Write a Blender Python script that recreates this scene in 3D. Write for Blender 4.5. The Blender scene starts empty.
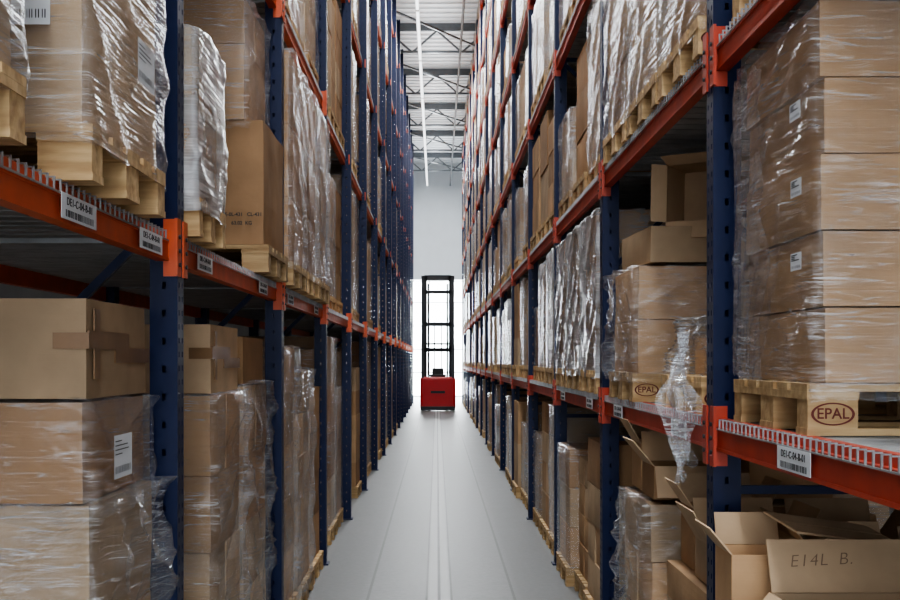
import bpy, bmesh, math, random
from mathutils import Vector, Matrix, noise
random.seed(7)
R=random.Random(11)
SC=bpy.context.scene
COL=SC.collection
try: SC.view_settings.look='AgX - Medium High Contrast'
except Exception as e: print(e)

# ---------------------------------------------------------------- materials
def mat_new(name):
    m=bpy.data.materials.new(name); m.use_nodes=True
    nt=m.node_tree; nt.nodes.clear()
    out=nt.nodes.new('ShaderNodeOutputMaterial')
    return m,nt,out
def N(nt,t,**kw):
    n=nt.nodes.new(t)
    for k,v in kw.items():
        if k in n.inputs: n.inputs[k].default_value=v
        else: setattr(n,k,v)
    return n
def L(nt,a,b): nt.links.new(a,b)
def ramp(nt,stops):
    r=nt.nodes.new('ShaderNodeValToRGB')
    e=r.color_ramp.elements
    e[0].position=stops[0][0]; e[0].color=stops[0][1]
    e[1].position=stops[-1][0]; e[1].color=stops[-1][1]
    for p,c in stops[1:-1]:
        x=e.new(p); x.color=c
    return r
def c4(c): return (c[0],c[1],c[2],1)
def coords(nt,scale=(1,1,1),rot=(0,0,0),rand=True):
    tc=N(nt,'ShaderNodeTexCoord'); mp=N(nt,'ShaderNodeMapping')
    mp.inputs['Scale'].default_value=scale; mp.inputs['Rotation'].default_value=rot
    L(nt,tc.outputs['Object'],mp.inputs['Vector'])
    if rand:
        oi=N(nt,'ShaderNodeObjectInfo'); mu=N(nt,'ShaderNodeMath',operation='MULTIPLY'); mu.inputs[1].default_value=37.0
        L(nt,oi.outputs['Random'],mu.inputs[0]); L(nt,mu.outputs[0],mp.inputs['Location'])
    return mp.outputs['Vector']
def simple(name,col,rough=.5,metal=0,var=.15,scale=8,bump=.0,spec=.5):
    m,nt,out=mat_new(name)
    b=N(nt,'ShaderNodeBsdfPrincipled'); b.inputs['Roughness'].default_value=rough; b.inputs['Metallic'].default_value=metal
    b.inputs['Specular IOR Level'].default_value=spec
    v=coords(nt)
    n=N(nt,'ShaderNodeTexNoise',Scale=scale,Detail=5.0); L(nt,v,n.inputs['Vector'])
    r=ramp(nt,[(.3,c4([x*(1-var) for x in col])),(.7,c4([min(1,x*(1+var)) for x in col]))])
    L(nt,n.outputs['Fac'],r.inputs['Fac']); L(nt,r.outputs['Color'],b.inputs['Base Color'])
    if bump:
        bp=N(nt,'ShaderNodeBump',Strength=bump,Distance=.01); L(nt,n.outputs['Fac'],bp.inputs['Height']); L(nt,bp.outputs[0],b.inputs['Normal'])
    L(nt,b.outputs[0],out.inputs['Surface'])
    return m
def cardboard(name,col):
    m,nt,out=mat_new(name)
    b=N(nt,'ShaderNodeBsdfPrincipled',Roughness=.75)
    b.inputs['Specular IOR Level'].default_value=.25
    v=coords(nt); v2=coords(nt,(1,1,90),rand=False)
    n=N(nt,'ShaderNodeTexNoise',Scale=3.5,Detail=6.0); L(nt,v,n.inputs['Vector'])
    r=ramp(nt,[(.3,c4([x*.76 for x in col])),(.7,c4([x*1.1 for x in col]))]); L(nt,n.outputs['Fac'],r.inputs['Fac'])
    oi=N(nt,'ShaderNodeObjectInfo'); mr=N(nt,'ShaderNodeMapRange'); mr.inputs['To Min'].default_value=.75; mr.inputs['To Max'].default_value=1.12
    L(nt,oi.outputs['Random'],mr.inputs['Value'])
    hs=N(nt,'ShaderNodeHueSaturation'); L(nt,mr.outputs[0],hs.inputs['Value']); L(nt,r.outputs['Color'],hs.inputs['Color'])
    L(nt,hs.outputs['Color'],b.inputs['Base Color'])
    n2=N(nt,'ShaderNodeTexNoise',Scale=4.0,Detail=3.0); L(nt,v2,n2.inputs['Vector'])
    bp=N(nt,'ShaderNodeBump',Strength=.1,Distance=.004); L(nt,n2.outputs['Fac'],bp.inputs['Height'])
    bp2=N(nt,'ShaderNodeBump',Strength=.4,Distance=.02); L(nt,n.outputs['Fac'],bp2.inputs['Height']); L(nt,bp.outputs[0],bp2.inputs['Normal'])
    L(nt,bp2.outputs[0],b.inputs['Normal'])
    L(nt,b.outputs[0],out.inputs['Surface'])
    return m
def wrapmat(name,base,ridge,tint,gloss=.8,wid=.022,bump=.6,cov=(.42,.64),cap=.3,mx_=.7):
    m,nt,out=mat_new(name)
    tr=N(nt,'ShaderNodeBsdfTransparent'); tr.inputs['Color'].default_value=(.98,.985,.99,1)
    p=N(nt,'ShaderNodeBsdfPrincipled',Roughness=.3); p.inputs['Base Color'].default_value=c4(tint)
    p.inputs['Specular IOR Level'].default_value=.5
    facs=[]; heights=[]
    for rot,sc,det,dist in (((.62,.55,.2),(1.2,1.2,24),2.0,.25),((-.75,-.62,.35),(1.6,1.6,42),2.0,.25),((1.0,-.95,.2),(2.2,2.2,54),2.0,.3),((.3,-.28,0),(1.0,1.0,36),2.0,.25)):
        v=coords(nt,sc,rot)
        n=N(nt,'ShaderNodeTexNoise',Scale=1.0,Detail=det); n.inputs['Distortion'].default_value=dist; L(nt,v,n.inputs['Vector'])
        s=N(nt,'ShaderNodeMath',operation='SUBTRACT'); s.inputs[1].default_value=.5; L(nt,n.outputs['Fac'],s.inputs[0])
        a=N(nt,'ShaderNodeMath',operation='ABSOLUTE'); L(nt,s.outputs[0],a.inputs[0])
        mr=N(nt,'ShaderNodeMapRange'); mr.inputs['From Min'].default_value=0; mr.inputs['From Max'].default_value=wid
        mr.inputs['To Min'].default_value=1; mr.inputs['To Max'].default_value=0; L(nt,a.outputs[0],mr.inputs['Value'])
        v3=coords(nt,(1,1,1),rot); pn=N(nt,'ShaderNodeTexNoise',Scale=4.0,Detail=3.0); L(nt,v3,pn.inputs['Vector'])
        pm=N(nt,'ShaderNodeMapRange'); pm.inputs['From Min'].default_value=cov[0]; pm.inputs['From Max'].default_value=cov[1]; L(nt,pn.outputs['Fac'],pm.inputs['Value'])
        mu=N(nt,'ShaderNodeMath',operation='MULTIPLY'); L(nt,mr.outputs[0],mu.inputs[0]); L(nt,pm.outputs[0],mu.inputs[1])
        facs.append(mu.outputs[0]); heights.append(n.outputs['Fac'])
    def addl(lst):
        c=lst[0]
        for x in lst[1:]:
            a=N(nt,'ShaderNodeMath',operation='ADD'); L(nt,c,a.inputs[0]); L(nt,x,a.inputs[1]); c=a.outputs[0]
        return c
    a2=addl(facs)
    m2=N(nt,'ShaderNodeMath',operation='MULTIPLY'); m2.inputs[1].default_value=ridge; L(nt,a2,m2.inputs[0])
    v=coords(nt); big=N(nt,'ShaderNodeTexNoise',Scale=3.0,Detail=5.0); L(nt,v,big.inputs['Vector'])
    bm=N(nt,'ShaderNodeMapRange'); bm.inputs['From Min'].default_value=.45; bm.inputs['From Max'].default_value=.75; bm.inputs['To Min'].default_value=base*.6; bm.inputs['To Max'].default_value=base*1.8+.05
    L(nt,big.outputs['Fac'],bm.inputs['Value'])
    a3=N(nt,'ShaderNodeMath',operation='ADD',use_clamp=True); L(nt,bm.outputs[0],a3.inputs[1]); L(nt,m2.outputs[0],a3.inputs[0])
    mn=N(nt,'ShaderNodeMath',operation='MINIMUM'); mn.inputs[1].default_value=mx_; L(nt,a3.outputs[0],mn.inputs[0])
    bp=N(nt,'ShaderNodeBump',Strength=bump,Distance=.03); L(nt,addl(heights),bp.inputs['Height']); L(nt,bp.outputs[0],p.inputs['Normal'])
    gl=N(nt,'ShaderNodeBsdfGlossy',Roughness=.15); gl.inputs['Color'].default_value=(.95,.97,1,1); L(nt,bp.outputs[0],gl.inputs['Normal'])
    mx=N(nt,'ShaderNodeMixShader'); L(nt,mn.outputs[0],mx.inputs[0]); L(nt,tr.outputs[0],mx.inputs[1]); L(nt,p.outputs[0],mx.inputs[2])
    fr=N(nt,'ShaderNodeFresnel',IOR=1.4); L(nt,bp.outputs[0],fr.inputs['Normal'])
    fm=N(nt,'ShaderNodeMath',operation='MULTIPLY'); fm.inputs[1].default_value=gloss; L(nt,fr.outputs[0],fm.inputs[0])
    fc=N(nt,'ShaderNodeMath',operation='MINIMUM'); fc.inputs[1].default_value=cap; L(nt,fm.outputs[0],fc.inputs[0])
    mx2=N(nt,'ShaderNodeMixShader'); L(nt,fc.outputs[0],mx2.inputs[0]); L(nt,mx.outputs[0],mx2.inputs[1]); L(nt,gl.outputs[0],mx2.inputs[2])
    L(nt,mx2.outputs[0],out.inputs['Surface'])
    return m
def woodmat():
    m,nt,out=mat_new('pallet_wood')
    b=N(nt,'ShaderNodeBsdfPrincipled',Roughness=.7)
    v=coords(nt,(2,14,14)); n=N(nt,'ShaderNodeTexNoise',Scale=2.0,Detail=6.0); L(nt,v,n.inputs['Vector'])
    r=ramp(nt,[(.3,(.42,.25,.105,1)),(.7,(.76,.53,.27,1))]); L(nt,n.outputs['Fac'],r.inputs['Fac'])
    oi=N(nt,'ShaderNodeObjectInfo'); mr=N(nt,'ShaderNodeMapRange'); mr.inputs['To Min'].default_value=.6; mr.inputs['To Max'].default_value=1.0
    L(nt,oi.outputs['Random'],mr.inputs['Value'])
    hs=N(nt,'ShaderNodeHueSaturation'); L(nt,mr.outputs[0],hs.inputs['Value']); L(nt,r.outputs['Color'],hs.inputs['Color'])
    L(nt,hs.outputs['Color'],b.inputs['Base Color'])
    bp=N(nt,'ShaderNodeBump',Strength=.4,Distance=.01); L(nt,n.outputs['Fac'],bp.inputs['Height']); L(nt,bp.outputs[0],b.inputs['Normal'])
    L(nt,b.outputs[0],out.inputs['Surface']); return m
def floormat():
    m,nt,out=mat_new('polished_concrete')
    b=N(nt,'ShaderNodeBsdfPrincipled'); b.inputs['Specular IOR Level'].default_value=.22
    tc=N(nt,'ShaderNodeTexCoord'); sp=N(nt,'ShaderNodeSeparateXYZ'); L(nt,tc.outputs['Object'],sp.inputs[0])
    n=N(nt,'ShaderNodeTexNoise',Scale=2.5,Detail=10.0,Roughness=.75); L(nt,tc.outputs['Object'],n.inputs['Vector'])
    nf=N(nt,'ShaderNodeTexNoise',Scale=22.0,Detail=6.0,Roughness=.7); L(nt,tc.outputs['Object'],nf.inputs['Vector'])
    ad=N(nt,'ShaderNodeMath',operation='MULTIPLY_ADD'); ad.inputs[1].default_value=.45; L(nt,nf.outputs['Fac'],ad.inputs[0])
    hm=N(nt,'ShaderNodeMath',operation='MULTIPLY'); hm.inputs[1].default_value=.55; L(nt,n.outputs['Fac'],hm.inputs[0]); L(nt,hm.outputs[0],ad.inputs[2])
    r=ramp(nt,[(.38,(.125,.127,.127,1)),(.62,(.190,.192,.190,1))])
    L(nt,ad.outputs[0],r.inputs['Fac'])
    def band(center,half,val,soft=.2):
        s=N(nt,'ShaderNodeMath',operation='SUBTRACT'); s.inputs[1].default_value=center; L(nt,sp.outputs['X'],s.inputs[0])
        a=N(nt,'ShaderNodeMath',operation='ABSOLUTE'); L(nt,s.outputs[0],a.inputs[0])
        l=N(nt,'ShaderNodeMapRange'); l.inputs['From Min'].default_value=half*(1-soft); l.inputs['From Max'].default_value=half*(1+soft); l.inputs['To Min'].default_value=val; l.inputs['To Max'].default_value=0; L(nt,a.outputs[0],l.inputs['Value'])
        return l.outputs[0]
    cur=r.outputs['Color']
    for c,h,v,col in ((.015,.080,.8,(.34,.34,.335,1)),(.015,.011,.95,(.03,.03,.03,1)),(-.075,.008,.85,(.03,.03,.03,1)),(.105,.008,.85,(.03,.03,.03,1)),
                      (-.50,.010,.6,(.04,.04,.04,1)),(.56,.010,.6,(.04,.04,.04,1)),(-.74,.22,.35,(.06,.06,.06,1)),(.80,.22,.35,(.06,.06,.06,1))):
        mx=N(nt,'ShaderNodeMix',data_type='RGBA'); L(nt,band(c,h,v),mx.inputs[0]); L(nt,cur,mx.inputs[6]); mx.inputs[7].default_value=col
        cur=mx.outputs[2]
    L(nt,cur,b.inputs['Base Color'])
    rr=N(nt,'ShaderNodeMapRange'); rr.inputs['To Min'].default_value=.34; rr.inputs['To Max'].default_value=.56; L(nt,n.outputs['Fac'],rr.inputs['Value'])
    L(nt,rr.outputs[0],b.inputs['Roughness'])
    L(nt,b.outputs[0],out.inputs['Surface']); return m
def emit(name,col,s):
    m,nt,out=mat_new(name); e=N(nt,'ShaderNodeEmission',Strength=s); e.inputs['Color'].default_value=c4(col); L(nt,e.outputs[0],out.inputs['Surface']); return m

M={}
M['card']=[cardboard('cardboard_tan',(.54,.345,.19)),cardboard('cardboard_brown',(.44,.265,.14)),cardboard('cardboard_pale',(.56,.40,.25))]
M['cardin']=cardboard('cardboard_inside',(.60,.43,.27))
M['tape']=simple('brown_tape',(.25,.14,.065),.3)
M['wrapc']=wrapmat('stretch_film_clear',.05,.42,(.88,.9,.93),.7,.014,.35,cap=.24)
M['wrapm']=wrapmat('stretch_film_milky',.18,.36,(.72,.74,.76),.5,.018,.3,cap=.24)
M['wrapg']=wrapmat('stretch_film_grey',.50,.20,(.60,.62,.64),.6,.02,.25,mx_=.85)
M['wrapl']=wrapmat('stretch_film_loose',.06,.45,(.88,.9,.93),1.0,.018,.35,cap=.35)
M['wood']=woodmat()
M['blue']=simple('blue_powdercoat',(.0035,.0105,.050),.42,.0,.12,spec=.3)
M['orange']=simple('orange_powdercoat',(.60,.10,.03),.45,0,.15)
M['red']=simple('red_orange_powdercoat',(.47,.055,.024),.45,0,.15)
M['steel']=simple('galvanised_steel',(.36,.38,.39),.45,.4,.2)
M['paper']=simple('white_paper',(.74,.76,.78),.6,0,.03)
M['ink']=simple('black_ink',(.02,.02,.022),.6,0,.0)
M['pen']=simple('faint_marker',(.20,.13,.08),.6,0,.0)
M['brand']=simple('burnt_brand_ink',(.12,.018,.012),.7,0,.1)
M['dark']=simple('dark_steel',(.022,.024,.028),.4,.3,.1)
M['truckred']=simple('truck_red',(.42,.009,.012),.4,0,.05)
M['rubber']=simple('rubber',(.02,.02,.02),.8)
M['seat']=simple('seat_vinyl',(.03,.03,.032),.6)
M['wall']=simple('painted_wall',(.60,.63,.66),.7,0,.03,2)
M['wallside']=simple('grey_side_wall',(.30,.305,.31),.8,0,.1,2)
M['ceil']=simple('ceiling_deck',(.62,.64,.66),.6,0,.05,2)
M['truss']=simple('truss_grey',(.10,.11,.12),.5,.2,.1)
M['floor']=floormat()
M['lamp']=emit('lamp_tube',(.95,.98,1),3)
M['day']=emit('daylight_panel',(.92,.97,1),18)

# ---------------------------------------------------------------- mesh builder
class MB:
    def __init__(s): s.v=[];s.f=[];s.m=[];s.mats=[]
    def mi(s,mat):
        if mat not in s.mats: s.mats.append(mat)
        return s.mats.index(mat)
    def box(s,x0,x1,y0,y1,z0,z1,mat):
        if x0>x1:x0,x1=x1,x0
        if y0>y1:y0,y1=y1,y0
        b=len(s.v); i=s.mi(mat)
        s.v+=[(x0,y0,z0),(x1,y0,z0),(x1,y1,z0),(x0,y1,z0),(x0,y0,z1),(x1,y0,z1),(x1,y1,z1),(x0,y1,z1)]
        for f in ((0,3,2,1),(4,5,6,7),(0,1,5,4),(1,2,6,5),(2,3,7,6),(3,0,4,7)):
            s.f.append(tuple(b+k for k in f)); s.m.append(i)
    def bar(s,p,q,w,d,mat,up=(0,0,1)):
        p=Vector(p);q=Vector(q);t=(q-p).normalized();u=Vector(up)
        if abs(t.dot(u))>.98:u=Vector((1,0,0))
        a=t.cross(u).normalized();c=a.cross(t).normalized()
        b=len(s.v);i=s.mi(mat)
        for e in (p,q):
            for sa,sc in ((-1,-1),(1,-1),(1,1),(-1,1)):
                s.v.append(tuple(e+a*sa*w/2+c*sc*d/2))
        for f in ((0,1,2,3),(7,6,5,4),(0,4,5,1),(1,5,6,2),(2,6,7,3),(3,7,4,0)):
            s.f.append(tuple(b+k for k in f));s.m.append(i)
    def raw(s,vs,fs,mat,fn=lambda v:v):
        b=len(s.v);i=s.mi(mat)
        s.v+=[tuple(fn(v)) for v in vs]
        for f in fs: s.f.append(tuple(b+k for k in f));s.m.append(i)
    def cyl(s,c,axis,r,h,mat,n=20):
        b=len(s.v);i=s.mi(mat);ax={'x':(1,2,0),'y':(2,0,1),'z':(0,1,2)}[axis]
        for e in (-h/2,h/2):
            for k in range(n):
                a=2*math.pi*k/n;p=[0,0,0];p[ax[0]]=r*math.cos(a);p[ax[1]]=r*math.sin(a);p[ax[2]]=e
                s.v.append(tuple(p[j]+c[j] for j in range(3)))
        for k in range(n):
            s.f.append((b+k,b+(k+1)%n,b+n+(k+1)%n,b+n+k));s.m.append(i)
        s.f.append(tuple(b+k for k in reversed(range(n))));s.m.append(i)
        s.f.append(tuple(b+n+k for k in range(n)));s.m.append(i)
    def mesh(s,name,smooth=False):
        me=bpy.data.meshes.new(name);me.from_pydata(s.v,[],s.f)
        for m in s.mats:me.materials.append(m)
        me.polygons.foreach_set('material_index',s.m)
        if smooth: me.polygons.foreach_set('use_smooth',[True]*len(s.f))
        me.update();return me
def ob(name,me,loc=(0,0,0),parent=None,label=None,cat=None,group=None,kind=None,rot=None):
    o=bpy.data.objects.new(name,me);o.location=loc
    if rot:o.rotation_euler=rot
    if parent:o.parent=parent
    COL.objects.link(o)
    if label:o['label']=label
    if cat:o['category']=cat
    if group:o['group']=group
    if kind:o['kind']=kind
    return o
_tc={}
def text_data(s,size,off=.010,sp=1.0):
    if (s,size) in _tc:return _tc[(s,size)]
    c=bpy.data.curves.new('txt','FONT');c.body=s;c.size=size;c.align_x='CENTER';c.align_y='CENTER';c.extrude=.0006;c.offset=size*off;c.space_character=sp
    o=bpy.data.objects.new('txt',c);COL.objects.link(o)
    dg=bpy.context.evaluated_depsgraph_get();dg.update()
    me=bpy.data.meshes.new_from_object(o.evaluated_get(dg))
    r=([tuple(v.co) for v in me.vertices],[tuple(p.vertices) for p in me.polygons])
    bpy.data.objects.remove(o);bpy.data.meshes.remove(me);bpy.data.curves.remove(c)
    _tc[(s,size)]=r;return r
def face_fn(kind,ox=0,oy=0,oz=0,sx=1):
    if kind=='-y':return lambda v:(ox+v[0]*sx,oy-v[2],oz+v[1])
    if kind=='-x':return lambda v:(ox-v[2],oy-v[0]*sx,oz+v[1])
    if kind=='+x':return lambda v:(ox+v[2],oy+v[0]*sx,oz+v[1])

# ---------------------------------------------------------------- setting
XL,XR=.93,.99
PITCH=2.8;Y0=1.38;NB=16;RD=1.1
LV={-1:[2.18,3.93,5.68,7.43,9.18],1:[1.51,2.87,4.27,5.67,7.07,8.47,9.87]}
BH={-1:.105,1:.115}
REC={-1:.034,1:.014}
def shell(name,args,mat):
    b=MB();
    for a in args:b.box(*a,mat)
    return ob(name,b.mesh(name),kind='structure')
shell('floor',[(-3.6,3.6,-9,58,-.2,0)],M['floor'])
b=MB();b.box(-3.6,3.6,-9,58,11.0,11.2,M['ceil'])
y=-8.8
while y<57.5:
    b.box(-3.5,3.5,y,y+.13,10.955,11.0,M['ceil']);y+=.42
ob('ceiling',b.mesh('ceiling'),kind='structure')
shell('wall_left',[(-3.6,-3.45,-9,58,0,11)],M['wallside'])
shell('wall_right',[(3.45,3.6,-9,58,0,11)],M['wallside'])
shell('wall_back',[(-3.45,-1.5,55,55.2,0,11),(1.9,3.45,55,55.2,0,11),(-1.5,1.9,55,55.2,5.5,11)],M['wall'])
b=MB()
b.box(-1.5,1.9,55.08,55.12,0.0,5.5,M['day'])
for x in (-1.5,-.4,.7,1.84):b.box(x,x+.06,55.02,55.075,0,5.5,M['wall'])
for z in (0,1.1,2.2,3.3,4.4,5.42):b.box(-1.5,1.9,55.02,55.074,z,z+.05,M['wall'])
ob('door_1',b.mesh('door_1'),kind='structure')

# trusses
tb=MB()
tb.box(-3.44,3.44,-.04,.04,10.74,10.8,M['truss']);tb.box(-3.44,3.44,-.04,.04,10.14,10.2,M['truss'])
for i in range(5):
    x=-3.4+i*1.36
    tb.bar((x,0,10.16),(x+.68,0,10.76),.05,.05,M['truss'],(0,1,0));tb.bar((x+.68,0,10.76),(x+1.36,0,10.16),.05,.05,M['truss'],(0,1,0))
tb.box(-3.44,3.44,-.05,.05,10.8,10.95,M['truss'])
tm=tb.mesh('roof_truss')
for i in range(11):
    ob('roof_truss',tm,(0,2+i*5.0,0),label='grey steel lattice roof truss under the white ceiling deck',cat='roof truss',group='steel roof trusses')
for i in range(5,10):
    b=MB();y0=2+i*5.0
    b.bar((-1.6,y0+.06,10.08),(1.6,y0+4.94,10.08),.05,.05,M['truss'])
    ob('roof_brace',b.mesh('roof_brace'),(0,0,0),label='diagonal grey steel brace between two roof trusses',cat='roof brace',group='diagonal roof braces')
for x in (.62,-1.3):
    b=MB();b.cyl((0,0,0),'y',.03,62,M['truss'],12)
    ob('sprinkler_pipe',b.mesh('sprinkler_pipe'),(x,24,9.95),label='thin grey sprinkler pipe hung below the roof trusses',cat='pipe',group='ceiling pipes')
lb=MB();lb.box(-.045,.045,-2.2,2.2,.03,.09,M['paper']);lb.box(-.03,.03,-2.18,2.18,0,.03,M['lamp'])
lm=lb.mesh('ceiling_lamp')
for i in range(12):
    y=0+i*4.6
    ob('ceiling_lamp',lm,(-.46,y+2.2,9.94),label='long white linear ceiling lamp, switched on, above the aisle',cat='ceiling lamp',group='linear aisle lamps')
for i in range(7):
    a=bpy.data.lights.new('aisle_light','AREA');a.shape='RECTANGLE';a.size=.6;a.size_y=7;a.energy=430;a.color=(.95,.98,1)
    o=bpy.data.objects.new('aisle_light',a);o.location=(-.1,1+i*8,9.9);COL.objects.link(o)
    a=bpy.data.lights.new('ceiling_fill_light','AREA');a.shape='RECTANGLE';a.size=.3;a.size_y=7;a.energy=75;a.color=(.95,.98,1)  # added upward fill to brighten the ceiling, no fixture belongs to it
    o=bpy.data.objects.new('ceiling_fill_light',a);o.location=(-.1,1+i*8,9.92);o.rotation_euler=(math.pi,0,0);COL.objects.link(o)
for i in range(3):
    for s in (-1,1):
        a=bpy.data.lights.new('rack_fill_light','AREA');a.shape='RECTANGLE';a.size=.5;a.size_y=14;a.energy=300;a.color=(.95,.98,1)  # added unseen fill behind the racks, lifts the dark shelf interiors
        o=bpy.data.objects.new('rack_fill_light',a);o.location=(s*2.75,8+i*17,9.9);COL.objects.link(o)

# ---------------------------------------------------------------- racks
def post_mesh(sx,x0,h=10.3):
    b=MB();m=M['blue']
    X=lambda a:sx*(x0+a)
    t=.004
    b.box(X(0),X(t),0,.018,0,h,m);b.box(X(0),X(t),.030,.070,0,h,m);b.box(X(0),X(t),.082,.1,0,h,m)
    z=0
    while z<h-.05:
        b.box(X(0),X(t),.018,.030,z,z+.03,m);b.box(X(0),X(t),.070,.082,z,z+.03,m);z+=.05
    for ya,yb in ((0,t),(.1-t,.1)):
        b.box(X(t),X(.042),ya,yb,0,h,m);b.box(X(.056),X(.1),ya,yb,0,h,m)
        z=0
        while z<h-.05:
            b.box(X(.042),X(.056),ya,yb,z,z+.075,m);z+=.1
    b.box(X(.1-t),X(.1),t,.03,0,h,m);b.box(X(.1-t),X(.1),.07,.1-t,0,h,m)
    b.box(X(.03),X(.034),t,.1-t,0,h,M['dark'])
    b.box(X(-.02),X(.12),-.02,.12,0,.012,m)
    return b.mesh('upright_post')
def brace_mesh(sx,x0,h=10.2):
    b=MB();m=M['blue'];X=lambda a:sx*(x0+a)
    z=.25;up=True
    while z<h-1:
        b.bar((X(.1),.05,z),(X(RD-.1),.05,z),.03,.03,m)
        b.bar((X(.1),.05,z+.05),(X(RD-.1),.05,z+.95),.03,.03,m) if up else b.bar((X(RD-.1),.05,z+.05),(X(.1),.05,z+.95),.03,.03,m)
        up=not up;z+=1.0
    return b.mesh('frame_brace')
def beam_mesh(sx,x0,h,mat,rc,wide=True):
    b=MB();X=lambda a:sx*(x0+a)
    b.box(X(rc),X(rc+.042),.1,PITCH,-h,-.03,mat);b.box(X(rc+.014),X(rc+.042),.1,PITCH,-.03,0,mat)
    b.box(X(rc-.004),X(rc+.002),.1,PITCH,-h,-h+.012,mat);b.box(X(rc-.004),X(rc+.002),.1,PITCH,-.042,-.03,mat)
    up=.045 if wide else .0; dn=.055 if wide else .0
    for ya,yb in ((.075 if wide else .101,.135),(PITCH-.035,PITCH+.025 if wide else PITCH-.001)):
        xf=-.007 if wide else .012
        b.box(X(xf),X(xf+.01),ya,yb,-h-dn,up,mat)
        for z in (-.02,-.07,-.12) if wide else ():
            b.cyl((X(-.009),(ya+yb)/2,z),'x',.008,.008,M['dark'],8)
    if wide:
        b.box(X(-.006),X(.05),.1,.106,-h-dn,up,mat)
        b.box(X(-.006),X(.05),PITCH-.006,PITCH,-h-dn,up,mat)
    return b.mesh('shelf_beam')
def deck_mesh(sx,x0,h,rc):
    b=MB();X=lambda a:sx*(x0+a);m=M['steel']
    y=.13
    while y<PITCH-.1:
        b.box(X(rc+.05),X(RD-.06),y,y+.105,-.028,-.004,m)
        y+=.125
    y=.13
    while y<PITCH-.04:
        b.box(X(rc-.008),X(rc+.05),y,y+.006,-.004,.0,m);b.box(X(rc-.010),X(rc-.005),y,y+.006,-.035,0,m);y+=.05
    b.box(X(rc-.012),X(rc-.008),.12,PITCH-.04,-.038,-.033,m)
    return b.mesh('shelf_deck')
def plate_mesh(sx,txt,w=.30,hh=.066):
    b=MB();b.box(0,-sx*.002,-w/2,w/2,-hh/2,hh/2,M['paper'])
    k='-x' if sx>0 else '+x';off=-sx*.0025
    v,f=text_data(txt,.029,0,1.12);b.raw(v,f,M['ink'],face_fn(k,off,0,.013,1.1))
    r=random.Random(3);y=-w/2+.03
    while y<w/2-.03:
        bw=r.choice((.002,.003,.004));b.box(off,off-sx*.0006,y,y+bw,-.026,-.008,M['ink']);y+=bw+r.choice((.004,.008))
    return b.mesh('location_label')
for sx,x0 in ((-1,XL),(1,XR)):
    side=sx;rc=REC[sx]
    pm=post_mesh(sx,x0);pm2=post_mesh(sx,x0+RD-.1);bm_=brace_mesh(sx,x0)
    bmat=M['orange' if sx<0 else 'red']
    beamf=beam_mesh(sx,x0,BH[side],bmat,rc)
    beamu=beam_mesh(sx,x0,BH[side],bmat,rc+(.03 if sx<0 else .0),sx>0)
    dm=deck_mesh(sx,x0,BH[side],rc)
    dmu=deck_mesh(sx,x0,BH[side],rc+(.03 if sx<0 else .0))
    beamrear=MB();beamrear.box(sx*(x0+RD-.05),sx*(x0+RD-.01),.1,PITCH,-BH[side],0,bmat)
    beamrear=beamrear.mesh('rear_beam')
    plate=plate_mesh(sx,'DE1-C-04-B-01')
    for bay in range(NB):
        e=bpy.data.objects.new('pallet_rack',None);e.location=(0,Y0+bay*PITCH,0);e.empty_display_size=.2;COL.objects.link(e)
        e['label']='pallet rack bay with navy uprights and '+('orange' if sx<0 else 'red')+' beams'
        e['category']='storage rack';e['group']='pallet racking along the aisle'
        ends=[0,PITCH] if bay==NB-1 else [0]
        for yy in ends:
            ob('upright_post',pm,(0,yy,0),e);ob('upright_post',pm2,(0,yy,0),e);ob('frame_brace',bm_,(0,yy,0),e)
        for li,z in enumerate(LV[side]):
            far=(sx<0 and li>=1 and bay>2)
            bo=ob('shelf_beam',beamu if far else beamf,(0,0,z),e);ob('rear_beam',beamrear,(0,0,z),e);ob('shelf_deck',dmu if far else dm,(0,0,z),e)
            if bay<3 and li<1:
                ys={(0,-1):(1.72,2.50),(0,1):(1.86,)}.get((bay,sx),(.6,2.2))
                for yy in ys:
                    ob('location_label',plate,(sx*(x0+rc-.013),yy,-.066 if sx<0 else -.07),bo,label='white barcode plate reading DE1-C-04-B-01')

# ---------------------------------------------------------------- pallets
pb=MB();w=M['wood']
for yc,wd in ((-.35,.1),(0,.145),(.35,.1)):
    pb.box(-.6,.6,yc-wd/2,yc+wd/2,0,.020,w)
    for xc,xw in ((-.5275,.140),(0,.145),(.5275,.140)):
        pb.box(xc-xw/2,xc+xw/2,yc-wd/2+.003,yc+wd/2-.003,.020,.100,w)
for xc in (-.5275,0,.5275):pb.box(xc-.0725,xc+.0725,-.4,.4,.100,.122,w)
for yc,wd in ((-.3275,.145),(-.165,.1),(0,.145),(.165,.1),(.3275,.145)):pb.box(-.6,.6,yc-wd/2,yc+wd/2,.1225,.144,w)
PALLET=pb.mesh('pallet')
def epal_mesh():
    b=MB();v,f=text_data('EPAL',.042)
    b.raw(v,f,M['brand'],lambda p:(p[0]*1.0,-.3985-p[2],.060+p[1]))
    n=40;vs=[];fs=[]
    for k in range(n):
        a=2*math.pi*k/n
        for r in (1,.87):vs.append((math.cos(a)*.061*r,-.3988,.060+math.sin(a)*.032*r))
    for k in range(n):
        j=(k+1)%n;fs.append((2*k,2*j,2*j+1,2*k+1))
    b.raw(vs,fs,M['brand']);return b.mesh('brand_mark')
EPAL=epal_mesh()
farp=MB();farb=MB();farw=MB();farw.mats=[M['wrapc'],M['wrapm']]
cnt=dict(p=0,b=0,w=0)
PME=[(v.co[:]) for v in PALLET.vertices];PFE=[tuple(p.vertices) for p in PALLET.polygons]
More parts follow.
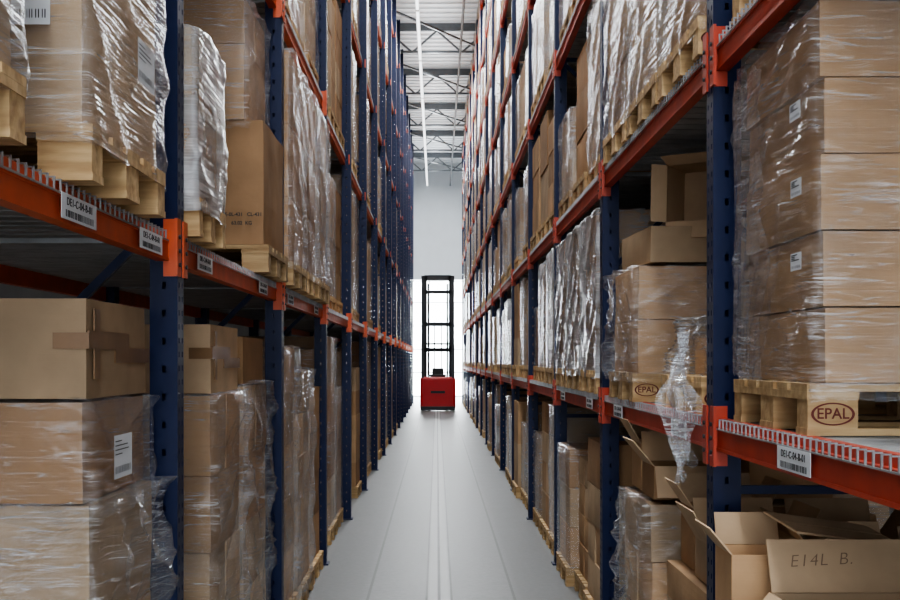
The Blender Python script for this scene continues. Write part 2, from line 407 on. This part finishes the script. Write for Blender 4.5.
def pallet(x,y,z,sy=1.0,mark=False,lab='weathered wooden euro pallet on the rack beams'):
    if cnt['p']<285:
        cnt['p']+=1
        o=ob('pallet',PALLET,(x,y,z),label=lab,cat='pallet',group='wooden pallets in the racks')
        o.scale=(1,sy,1)
        if mark:
            s=1 if x>0 else -1
            m=ob('brand_mark',EPAL,(-.5275*s,0,0),o,label='branded oval stamp reading EPAL')
    else:
        farp.raw(PME,PFE,M['wood'],lambda v:(v[0]+x,v[1]*sy+y,v[2]+z))

# ---------------------------------------------------------------- boxes
def box_mesh(dx,dy,dz,mat,seed,near):
    bm=bmesh.new();bmesh.ops.create_cube(bm,size=1)
    if near:
        bmesh.ops.subdivide_edges(bm,edges=bm.edges[:],cuts=5,use_grid_fill=True)
    for v in bm.verts:
        c=v.co.copy();p=Vector((c.x*dx,c.y*dy,c.z*dz))
        if near:
            q=[abs(t)*2 for t in c]
            nz=noise.noise(Vector((p.x*4+seed,p.y*4,p.z*4)))
            for i in range(3):
                if q[i]>.99:
                    o=[j for j in range(3) if j!=i]
                    bul=(1-q[o[0]]**2)*(1-q[o[1]]**2)
                    if i==2: p[i]+=math.copysign(1,c[i])*(-.0015+.0015*nz)
                    else: p[i]+=math.copysign(1,c[i])*(-.006+.006*bul+.006*nz)
        v.co=p+Vector((0,0,dz/2))
    if not near:
        bmesh.ops.bevel(bm,geom=bm.edges[:],offset=.005,segments=1,affect='EDGES')
    me=bpy.data.meshes.new('cardboard_box');bm.to_mesh(me);bm.free();me.materials.append(mat)
    return me
def tape_mesh(dx,dy,dz,drop=.09):
    b=MB();t=.03
    b.box(-t,t,-dy/2,dy/2,dz,dz+.002,M['tape'])
    for s in (-1,1):b.box(-t,t,s*dy/2,s*(dy/2+.003),dz-drop,dz+.002,M['tape'])
    return b.mesh('packing_tape')
def patch_mesh(dx,dy,dz,s):
    b=MB();e=.005;x=s*dx/2
    b.box(x,x+s*e,-dy*.5,dy*.12,dz*.50,dz*.68,M['tape']);b.box(x,x+s*e*.8,-dy*.1,dy*.5,dz*.36,dz*.52,M['tape'])
    b.box(x,x+s*e*.9,-dy*.42,-dy*.34,dz*.2,dz*.9,M['tape'])
    b.box(x-s*.10,x+s*e,-dy/2-.004,-dy/2-.001,dz*.50,dz*.66,M['tape'])
    return b.mesh('packing_tape')
def label_mesh(kind,w=.1,h=.14,seed=1):
    b=MB();r=random.Random(seed)
    fn=face_fn(kind)
    def quad(x0,x1,z0,z1,d,mat):b.raw([(x0,z0,d),(x1,z0,d),(x1,z1,d),(x0,z1,d)],[(0,1,2,3)],mat,fn)
    quad(-w/2,w/2,-h/2,h/2,0,M['paper'])
    x=-w/2+.01
    while x<w/2-.014:
        bw=r.choice((.0015,.0025,.003));quad(x,x+bw,-h*.38,-h*.22,.001,M['ink']);x+=bw+r.choice((.004,.007))
    for k in range(4):quad(-w/2+.01,-w/2+.01+w*r.uniform(.3,.75),h*(.05+.1*k),h*(.05+.1*k)+.003,.001,M['ink'])
    return b.mesh('paper_label')
LABELS={k:label_mesh(k) for k in ('-y','-x','+x')}
LABS={k:label_mesh(k,.10,.05) for k in ('-y','-x','+x')}
LABW=label_mesh('+x',.20,.13)
def cbox(xc,yc,z,dx,dy,dz,near=False,tape=False,lab='closed brown cardboard box in a pallet stack',rotz=0,mi=None,patch=0):
    mat=M['card'][R.randrange(3) if mi is None else mi]
    if cnt['b']<288:
        cnt['b']+=1
        o=ob('cardboard_box',box_mesh(dx,dy,dz,mat,R.random()*50,near),(xc,yc,z),label=lab,cat='box',group='cardboard boxes in the racks',rot=(0,0,rotz))
        if tape:ob('packing_tape',tape_mesh(dx,dy,dz),(0,0,0),o)
        if patch:ob('packing_tape',patch_mesh(dx,dy,dz,patch),(0,0,0),o)
        return o
    else:
        farb.box(xc-dx/2,xc+dx/2,yc-dy/2,yc+dy/2,z,z+dz,mat)
def wrap_geo(x0,x1,y0,y1,z0,z1,seed,n,m,amp,top=True):
    cx,cy=(x0+x1)/2,(y0+y1)/2;hx,hy=(x1-x0)/2,(y1-y0)/2
    per=[]
    tot=4*(hx+hy)
    for k in range(n):
        d=k/n*tot
        if d<2*hx:p=(-hx+d,-hy,0,-1)
        elif d<2*hx+2*hy:p=(hx,-hy+d-2*hx,1,0)
        elif d<4*hx+2*hy:p=(hx-(d-2*hx-2*hy),hy,0,1)
        else:p=(-hx,hy-(d-4*hx-2*hy),-1,0)
        per.append(p)
    vs=[];fs=[];H=z1-z0
    for j in range(m+1):
        z=z0+H*j/m
        for (px,py,nx,ny) in per:
            q=Vector((px+seed+z*.7,py-z*.7,z*1.5+px*.8))
            rd=1-abs(noise.noise(Vector(((px+py)*2.2+z*3.2+seed,(px-py)*1.1,z*1.1))))*2.2
            rd2=1-abs(noise.noise(Vector(((px+py)*3.5-z*6+seed,(px-py)*1.5,z*1.5+9))))*2.5
            a=max(0,rd)**3*amp*1.1+max(0,rd2)**3*amp*.6+abs(noise.noise(q*3))*amp*.6+abs(noise.noise(q*10))*amp*.3
            if j==m or j==0:a+=noise.noise(q*7)*.008
            k=.011+a
            zz=z+(noise.noise(q*9)*.02 if j in(0,m) else 0)
            ex=px*(1+k/hx) if nx==0 else px+nx*k
            ey=py*(1+k/hy) if ny==0 else py+ny*k
            vs.append((cx+ex,cy+ey,zz))
    for j in range(m):
        for k in range(n):
            k2=(k+1)%n;fs.append((j*n+k,j*n+k2,(j+1)*n+k2,(j+1)*n+k))
    if top:
        base=len(vs)
        for i,(px,py,nx,ny) in enumerate(per):
            s=.72+.12*noise.noise(Vector((px*5+seed,py*5,0)))
            vs.append((cx+px*s,cy+py*s,z1+.012+.012*noise.noise(Vector((px*9,py*9,seed)))))
        for k in range(n):
            k2=(k+1)%n;fs.append((m*n+k,m*n+k2,base+k2,base+k))
    return vs,fs
def wrap(x0,x1,y0,y1,z0,z1,kind,near,lab=None,amp=None):
    seed=R.random()*80
    mat={'c':M['wrapc'],'m':M['wrapm'],'l':M['wrapl'],'g':M['wrapg']}[kind]
    if x0>x1:x0,x1=x1,x0
    if cnt['w']<150:
        cnt['w']+=1
        n,m,am=(170,64,.009) if near else (36,8,.005)
        if amp:am=amp
        vs,fs=wrap_geo(0-(x1-x0)/2,(x1-x0)/2,-(y1-y0)/2,(y1-y0)/2,0,z1-z0,seed,n,m,am)
        b=MB();b.raw(vs,fs,mat)
        return ob('stretch_wrap',b.mesh('stretch_wrap',True),((x0+x1)/2,(y0+y1)/2,z0),
          label=lab or ('clear wrinkled plastic stretch film around a box stack' if kind=='c' else 'milky silver plastic stretch film around a pallet load'),
          cat='plastic wrap',group='stretch film on pallet loads')
    else:
        vs,fs=wrap_geo(x0,x1,y0,y1,z0,z1,seed,20,3,.005)
        farw.raw(vs,fs,mat)
LASTW=[None]
def load(s,xin,y0,y1,zb,rows,nx=2,ny=1,wr=None,wtop=None,near=False,pal=True,mark=False,depth=1.16,tape=False,mi=None,pin=None,jit=.008,wamp=None):
    yc=(y0+y1)/2
    if pal:
        pi=pin if pin is not None else xin-.02
        pallet(s*(pi+.6),yc,zb,min(1,(y1-y0)/.8) if (y1-y0)<.79 else 1,mark,'weathered wooden euro pallet '+('on the concrete floor' if zb==0 else 'on the rack beams'))
        z=zb+.145
    else:z=zb+.001
    zs=z
    for ri,h in enumerate(rows):
        ax=nx;ay=ny
        if near and ri%2 and ny==1 and R.random()<.4:ay=2
        dx=depth/ax;dy=(y1-y0)/ay
        for i in range(ax):
            for j in range(ay):
                jx=R.uniform(0,jit);jy=R.uniform(-jit,jit)*.4
                cbox(s*(xin+dx*(i+.5)+jx),y0+dy*(j+.5)+jy,z,dx-.008,dy-.012,h-.0015,near and i==0,tape and ri==len(rows)-1,mi=mi,
                  lab='closed brown cardboard box '+('under stretch film on a pallet' if wr else 'stacked on a pallet'))
        z+=h
    LASTW[0]=None
    if wr:
        LASTW[0]=wrap(s*xin,s*(xin+depth),y0,y1,zs-.05,(wtop if wtop else z),wr,near,amp=wamp)
    return z
def paper(x,y,z,kind,small=False,me=None):
    p=LASTW[0]
    ob('paper_label',me or (LABS if small else LABELS)[kind],(x-p.location.x,y-p.location.y,z-p.location.z),p,label='white printed shipping label')

def open_box(xc,yc,z,dx,dy,dz,angs,rot=(0,0,0),text=None,lab='open brown cardboard box with raised flaps on a stack',mi=0,fl=None):
    b=MB();t=.006;mt=M['card'][mi]
    b.box(-dx/2,dx/2,-dy/2,dy/2,0,t,mt)
    b.box(-dx/2,dx/2,-dy/2,-dy/2+t,t,dz,mt);b.box(-dx/2,dx/2,dy/2-t,dy/2,t,dz,mt)
    b.box(-dx/2,-dx/2+t,-dy/2+t,dy/2-t,t,dz,mt);b.box(dx/2-t,dx/2,-dy/2+t,dy/2-t,t,dz,mt)
    o=ob('open_cardboard_box',b.mesh('open_cardboard_box'),(xc,yc,z),label=lab,cat='box',group='open cardboard boxes',rot=rot)
    fl=fl or min(dx,dy)/2
    for k,a in enumerate(angs):
        if a is None:continue
        ln=dx if k<2 else dy
        fb=MB();fb.box(-ln/2+.004,ln/2-.004,0,fl,0,.005,M['cardin'])
        rz={0:math.pi,1:0,2:math.pi/2,3:-math.pi/2}[k]
        loc={0:(0,-dy/2,dz),1:(0,dy/2,dz),2:(-dx/2,0,dz),3:(dx/2,0,dz)}[k]
        f=ob('flap',fb.mesh('flap'),loc,o)
        f.rotation_mode='QUATERNION'
        f.rotation_quaternion=(Matrix.Rotation(rz,3,'Z')@Matrix.Rotation(math.radians(a),3,'X')).to_quaternion()
        if text and k==1:
            for word,xo in zip(text.split(' '),(-.09,.025)):
                tb=MB();v,ff=text_data(word,.055,-.014,1.12)
                tb.raw(v,ff,M['pen'],lambda p:(p[0]+.22*p[1]+xo,fl*.62+p[1]+.05*(p[0]+xo),.0056+p[2]))
                ob('handwritten_text',tb.mesh('handwritten_text'),(0,0,0),f,label='faint handwritten letters '+word)
    return o
def flat_card(xc,yc,z,dx,dy,rot,mi=0):
    b=MB();b.box(-dx/2,dx/2,-dy/2,-.003,0,.007,M['card'][mi]);b.box(-dx/2,dx/2,.003,dy/2,0,.007,M['card'][mi]);b.box(-dx/2,dx/2,-.003,.003,.001,.005,M['cardin'])
    ob('flattened_carton',b.mesh('flattened_carton'),(xc,yc,z),label='flattened brown cardboard carton thrown on a box pile',cat='carton',group='flattened cartons',rot=rot)

# ---- near custom loads
load(-1,.99,3.35,4.10,0,[.385,.385,.386],2,1,'c',near=True,wamp=.04)
load(-1,1.01,3.36,4.08,1.302,[.296],2,1,'c',near=True,pal=False,wamp=.025)
paper(-.955,3.55,1.43,'+x',me=LABW)
cbox(-(1.0+.40),3.72,1.605,.78,.70,.295,True,True,'large sealed cardboard box with brown tape on a wrapped stack',mi=2,patch=1)
load(-1,.90,1.72,2.50,2.18,[.45,.45,.4],2,1,'c',near=True,mi=2)
load(-1,.90,2.98,3.78,2.18,[.48,.45,.42],2,1,'c',near=True,pin=.88,mi=2,wamp=.012)
paper(-1.03,2.953,2.64,'-y')
paper(-.872,3.50,2.60,'+x',me=LABW)
load(-1,.90,4.33,4.86,2.18,[.34,.30],1,1,'g',near=True,depth=.9)
z=load(-1,.90,6.10,6.90,2.18,[.655],1,1,None,near=True,mi=1,depth=1.0)
load(-1,1.00,6.10,6.85,z,[.40,.26],1,1,'c',near=True,pal=False,depth=.98,mi=0)
pbx=[o for o in bpy.data.objects if o.name.startswith('cardboard_box') and abs(o.location.z-2.325)<.01 and abs(o.location.y-6.5)<.25 and o.location.x<0][0]
for t,zz in (('CE-0L-431   CL-431',2.48),('63.02  KG',2.435)):
    b=MB();v,f=text_data(t,.026,.022);b.raw(v,f,M['ink'],face_fn('-y',0,0,0))
    ob('printed_text',b.mesh('printed_text'),(-1.02-pbx.location.x,6.088-pbx.location.y,zz-pbx.location.z),pbx,label='black printed lettering')
load(-1,.99,5.14,5.92,0,[.36,.36,.34,.36],2,1,'c',near=True,wtop=1.566,wamp=.03)
cbox(-1.40,5.53,1.57,.8,.72,.31,True,True,'tall sealed cardboard box on top of a wrapped stack',mi=2,patch=1)
load(-1,.99,6.04,6.84,0,[.36,.36,.36,.36],2,1,'c',near=True,wtop=1.6,wamp=.03)
cbox(-1.38,6.44,1.592,.74,.70,.25,True,True,'sealed cardboard box on top of a wrapped stack',mi=1)
load(-1,.96,7.15,7.93,0,[.34,.34,.34,.34,.3],2,1,'c',near=True,mi=0,wamp=.02)
load(-1,.95,8.02,8.80,0,[.3,.3,.3,.3,.3],2,2,'c',near=True,mi=0,wamp=.02)
load(-1,.96,8.90,9.66,0,[.34,.34,.34,.34],1,1,None,near=True,mi=1)
# RIGHT level 1 bay 0
load(1,1.055,3.23,4.03,1.51,[.2135]*5,2,1,'c',near=True,mark=True,mi=0,pin=1.025,jit=.015,wamp=.018)
for zz,yy in ((2.43,3.33),(2.21,3.32),(2.0,3.32)):paper(1.022,yy,zz,'-x',True)
def sheet(name,fn,n,m,mat,loc,label):
    b=MB();vs=[];fs=[]
    for j in range(m+1):
        for i in range(n+1):vs.append(fn(i/n,j/m))
    for j in range(m):
        for i in range(n):
            a=j*(n+1)+i;fs.append((a,a+1,a+n+2,a+n+1))
    b.raw(vs,fs,mat);return ob(name,b.mesh(name,True),loc,label=label,cat='plastic wrap',group='loose hanging film')
def fan(u,t):
    q=Vector((u*2,t*5,7.3))
    w_=.28+.25*abs(noise.noise(Vector((t*4,2.2,0))))
    return (-.002-.010*u-.012*abs(noise.noise(Vector((u*6+t*5,t*3,1)))),.79-w_+w_*u,t*1.0+.05*noise.noise(q*2))
sheet('loose_wrap',fan,40,60,M['wrapl'],(1.04,3.24,1.66),'clear loose stretch film fanning off a box stack')
# bay 1
pallet(1.62,4.9,1.51,mark=True)
z=load(1,1.0,5.85,6.65,1.51,[.27,.27],1,1,'c',near=True,mark=True,depth=1.0,mi=0,wamp=.035)
cbox(1.47,6.22,z+.016,.84,.70,.185,True,True,mi=2,rotz=.05)
open_box(1.42,6.08,z+.016+.185+.165,.30,.28,.24,(25,50,5,70),rot=(0,math.radians(-88),math.radians(56)),lab='small open cardboard box tipped on its side on a stack',mi=2,fl=.085)
cbox(1.46,4.88,1.656,.66,.52,.16,True,True,lab='low cardboard box on a half empty pallet',mi=1)
cbox(1.60,4.92,1.82,.40,.42,.30,True,True,lab='sealed cardboard box on a half empty pallet',mi=0)
cbox(1.62,4.94,2.125,.36,.36,.24,True,True,lab='sealed cardboard box on a half empty pallet',mi=1,rotz=.12)
def hanging(x,y,z0,z1,w,seed):
    def fn(u,t):
        u-=.5
        ww=w*(.30+.70*math.sin(math.pi*min(1,t*.9+.1))**2)*(1+.35*math.sin(t*11+seed))
        tw=2.2*t+seed
        px=u*ww*math.sin(tw)*.6;py=u*ww*math.cos(tw*.35)
        return (px+noise.noise(Vector((u*5+seed,t*4,seed)))*.05-.03*math.sin(t*3),py+noise.noise(Vector((t*3,seed,0)))*.06,-(z1-z0)*t+noise.noise(Vector((u*6,seed,t*2)))*.06*t)
    sheet('loose_wrap',fn,44,70,M['wrapl'],(x,y,z1),'loose twisted clear stretch film tail hanging over the shelf beam')
hanging(.95,4.50,1.25,1.82,.26,3);hanging(.97,4.55,1.32,1.86,.32,9)
wrap(1.12,1.85,4.5,5.25,1.66,1.90,'l',True,'crumpled loose stretch film heaped over a low box',amp=.05)
# RIGHT level 2 bays 0,1
load(1,1.03,3.2,4.0,2.87,[.33,.33,.3],1,1,'c',near=False)
load(1,1.0,4.38,5.18,2.87,[.36,.36,.3],1,1,'c',near=True,mark=True)
load(1,1.0,5.24,6.04,2.87,[.34,.34,.3],1,1,'m',near=True,mark=True)
load(1,1.0,6.1,6.9,2.87,[.34,.34,.34],1,1,'m',near=True,mark=True)
# RIGHT floor
z=load(1,.93,3.15,3.95,0,[.27,.27,.13],2,1,None,near=True)
open_box(1.24,3.38,z+.002,.44,.38,.19,(-75,68,-50,35),text='E14L B.',mi=2,fl=.165)
open_box(1.72,3.36,z+.002,.40,.36,.13,(-60,55,60,30),rot=(0,0,.08),mi=1,fl=.15)
open_box(1.05,3.83,z+.002,.22,.22,.28,(None,70,50,30),mi=0)
open_box(1.36,3.84,z+.002,.28,.20,.27,(None,50,55,35),rot=(0,0,-.08),mi=1)
open_box(1.72,3.84,z+.002,.32,.20,.24,(None,72,30,58),mi=2)
flat_card(1.30,3.84,z+.345,.40,.2,(.2,math.radians(9),.3),2)
flat_card(1.74,3.40,z+.20,.36,.3,(.15,math.radians(-8),-.2),0)
flat_card(1.62,3.78,z+.32,.34,.22,(-.25,math.radians(-12),.5),1)
z=load(1,1.02,4.45,5.25,0,[.26,.26,.16],2,1,None,near=True)
open_box(1.24,4.66,z+.002,.34,.34,.16,(-70,64,60,65),mi=2)
open_box(1.64,4.68,z+.002,.36,.36,.14,(-50,70,50,55),mi=0)
open_box(1.25,5.08,z+.002,.32,.26,.26,(None,70,55,62),mi=1)
cbox(1.66,5.06,z+.002,.4,.30,.24,True,True,mi=0)
z=load(1,1.02,5.6,6.4,0,[.3,.3,.28],2,1,'c',near=True,wamp=.035)
open_box(1.22,5.80,z+.02,.34,.32,.16,(-65,65,50,70),mi=1)
open_box(1.24,6.20,z+.02,.36,.28,.24,(None,72,60,70),mi=0)
cbox(1.72,5.9,z+.02,.42,.5,.22,True,True,mi=0)
load(1,1.02,7.2,8.0,0,[.25,.25,.25,.3],2,1,None,near=True,tape=True)
load(1,1.05,8.1,8.75,0,[.22,.22,.22,.2],2,2,None,near=True)
load(1,1.0,8.85,9.6,0,[.3,.3,.3],2,1,'c',near=False)
for a in (7.2,8.05,8.9):
    load(1,1.0,a,a+.76,1.51,[.5,.5],1,1,'g',near=True)
for a,w_ in ((7.15,'c'),(7.98,'c'),(8.82,'m')):
    load(-1,.90,a,a+.78,2.18,[.4,.45,.45],1,1,w_,near=True,mi=1)

# ---- generic loads
gen=[]
for s in (-1,1):
    levels=[0.0]+LV[s]
    for li,zb in enumerate(levels):
        for bay in range(NB):
            if bay<=2 and (li<=1):continue
            if s>0 and li==2 and bay<=1:continue
            nxt=levels[li+1] if li+1<len(levels) else 10.8
            clear=nxt-zb-BH[s]-.144-.08
            for j in range(3):
                ya=Y0+bay*PITCH+.16+j*.87
                if (zb-1.72)*1166/(ya+.8)>420:continue
                pr=.96
                if li==0:pr=.85 if s<0 else .9
                if R.random()>pr:continue
                h=min(1.9,clear)*R.choice((1,.97,.9,.8,.6 if li else .7))
                if li==len(levels)-1:h=R.uniform(.5,.85)
                gen.append((ya,s,li,zb,h))
gen.sort(key=lambda g:g[0]+abs(g[3]-1.7)*.3)
for ya,s,li,zb,h in gen:
    n=max(2,round(h/R.choice((.3,.38,.5))))
    base=1.0
    kind=R.choice(('c','m','m','g',None)) if s>0 else R.choice(('c','c','c','m',None))
    if kind=='g' and cnt['w']>=150:kind='m'
    rows=[h/n]*n
    load(s,base+R.uniform(0,.05),ya+R.uniform(0,.03),ya+R.uniform(.74,.8),zb,rows,1,R.choice((1,1,2)) if ya<14 else 1,kind,near=ya<9 )
if farp.v:ob('pallets',farp.mesh('pallets'),label='many wooden pallets under loads in the racks',cat='pallets',kind='stuff',group='wooden pallets in the racks')
if farb.v:ob('cardboard_boxes',farb.mesh('cardboard_boxes'),label='many stacked brown cardboard boxes filling the racks',cat='boxes',kind='stuff',group='cardboard boxes in the racks')
if farw.v:ob('stretch_wraps',farw.mesh('stretch_wraps',True),label='plastic stretch film around many pallet loads in the racks',cat='plastic wrap',kind='stuff',group='stretch film on pallet loads')

# ---------------------------------------------------------------- reach truck
tr=bpy.data.objects.new('reach_truck',None);tr.location=(.03,40,0);COL.objects.link(tr)
tr['label']='red reach forklift truck with tall black mast in the aisle';tr['category']='forklift'
def part(name,b,bev=0,label=None,smooth=False):
    o=ob(name,b.mesh(name,smooth),(0,0,0),tr,label=label)
    if bev:
        m=o.modifiers.new('b','BEVEL');m.width=bev;m.segments=3
    return o
b=MB();b.box(-.6,.6,-.75,-.1,.05,1.15,M['truckred']);part('truck_body',b,.08,'red rounded body')
b=MB();b.box(-.6,-.42,-.1,1.3,.05,.42,M['truckred']);part('outrigger_leg',b,.03)
b=MB();b.box(.42,.6,-.1,1.3,.05,.42,M['truckred']);part('outrigger_leg',b,.03)
b=MB();b.box(-.58,.58,-.78,-.745,.03,.16,M['dark']);part('bumper',b,.01,'black bumper')
b=MB();b.box(-.24,.24,-.765,-.752,.60,.68,M['dark']);part('vent_grille',b)
b=MB()
for s in(-1,1):
    b.box(s*.57,s*.37,.1,.24,.15,4.62,M['dark']);b.box(s*.36,s*.29,.12,.22,.3,4.35,M['dark'])
for z,h in((.9,.12),(2.0,.14),(2.9,.12),(4.0,.12),(4.46,.18)):b.box(-.46,.46,.1,.2,z,z+h,M['dark'])
part('mast',b,0,'tall black lifting mast with crossbars')
for x in(-.12,.12):
    b=MB();b.cyl((x,.17,1.6),'z',.02,2.9,M['dark'],10);part('lift_chain',b)
b=MB()
for x in(-.55,.49):
    b.bar((x+.03,-.68,1.1),(x+.03,-.58,2.25),.1,.1,M['dark']);b.bar((x+.03,-.02,1.1),(x+.03,-.02,2.25),.1,.1,M['dark'])
    b.bar((x+.03,-.62,2.25),(x+.03,.02,2.25),.08,.08,M['dark'])
for i in range(6):b.bar((-.55,-.58+i*.11,2.27),(.55,-.58+i*.11,2.27),.06,.06,M['dark'])
part('overhead_guard',b)
b=MB();b.box(-.28,.28,-.55,-.2,1.15,1.24,M['seat']);b.box(-.2,.2,-.30,-.22,1.2,1.45,M['seat']);part('seat',b,.03)
b=MB();b.box(-.32,-.22,.3,1.4,.14,.18,M['dark']);b.box(.22,.32,.3,1.4,.14,.18,M['dark']);b.box(-.4,.4,.26,.3,.14,.6,M['dark']);part('fork_carriage',b)
for x,y,r in((-.51,1.15,.14),(.51,1.15,.14),(-.3,-.45,.16),(.3,-.45,.16)):
    b=MB();b.cyl((x,y,r),'x',r,.12,M['rubber'],24);part('wheel',b)

# ---------------------------------------------------------------- light, world, camera
w=bpy.data.worlds.new('World');SC.world=w;w.use_nodes=True
bg=w.node_tree.nodes['Background'];bg.inputs['Color'].default_value=(.88,.93,1,1);bg.inputs['Strength'].default_value=6.2
a=bpy.data.lights.new('gate_daylight','AREA');a.shape='RECTANGLE';a.size=3.2;a.size_y=5.2;a.energy=850;a.color=(.92,.97,1)
o=bpy.data.objects.new('gate_daylight',a);o.location=(.2,54.9,2.8);o.rotation_euler=(math.radians(-90),0,0);COL.objects.link(o)

cam=bpy.data.cameras.new('Camera');co=bpy.data.objects.new('Camera',cam);COL.objects.link(co)
co.location=(0,0,1.72);co.rotation_euler=(math.radians(90),0,0)
cam.sensor_width=36;cam.lens=1166/900*36;cam.shift_x=13/900;cam.shift_y=60/900;cam.clip_end=200;cam.clip_start=.05
SC.camera=co
print('COUNTS',cnt)
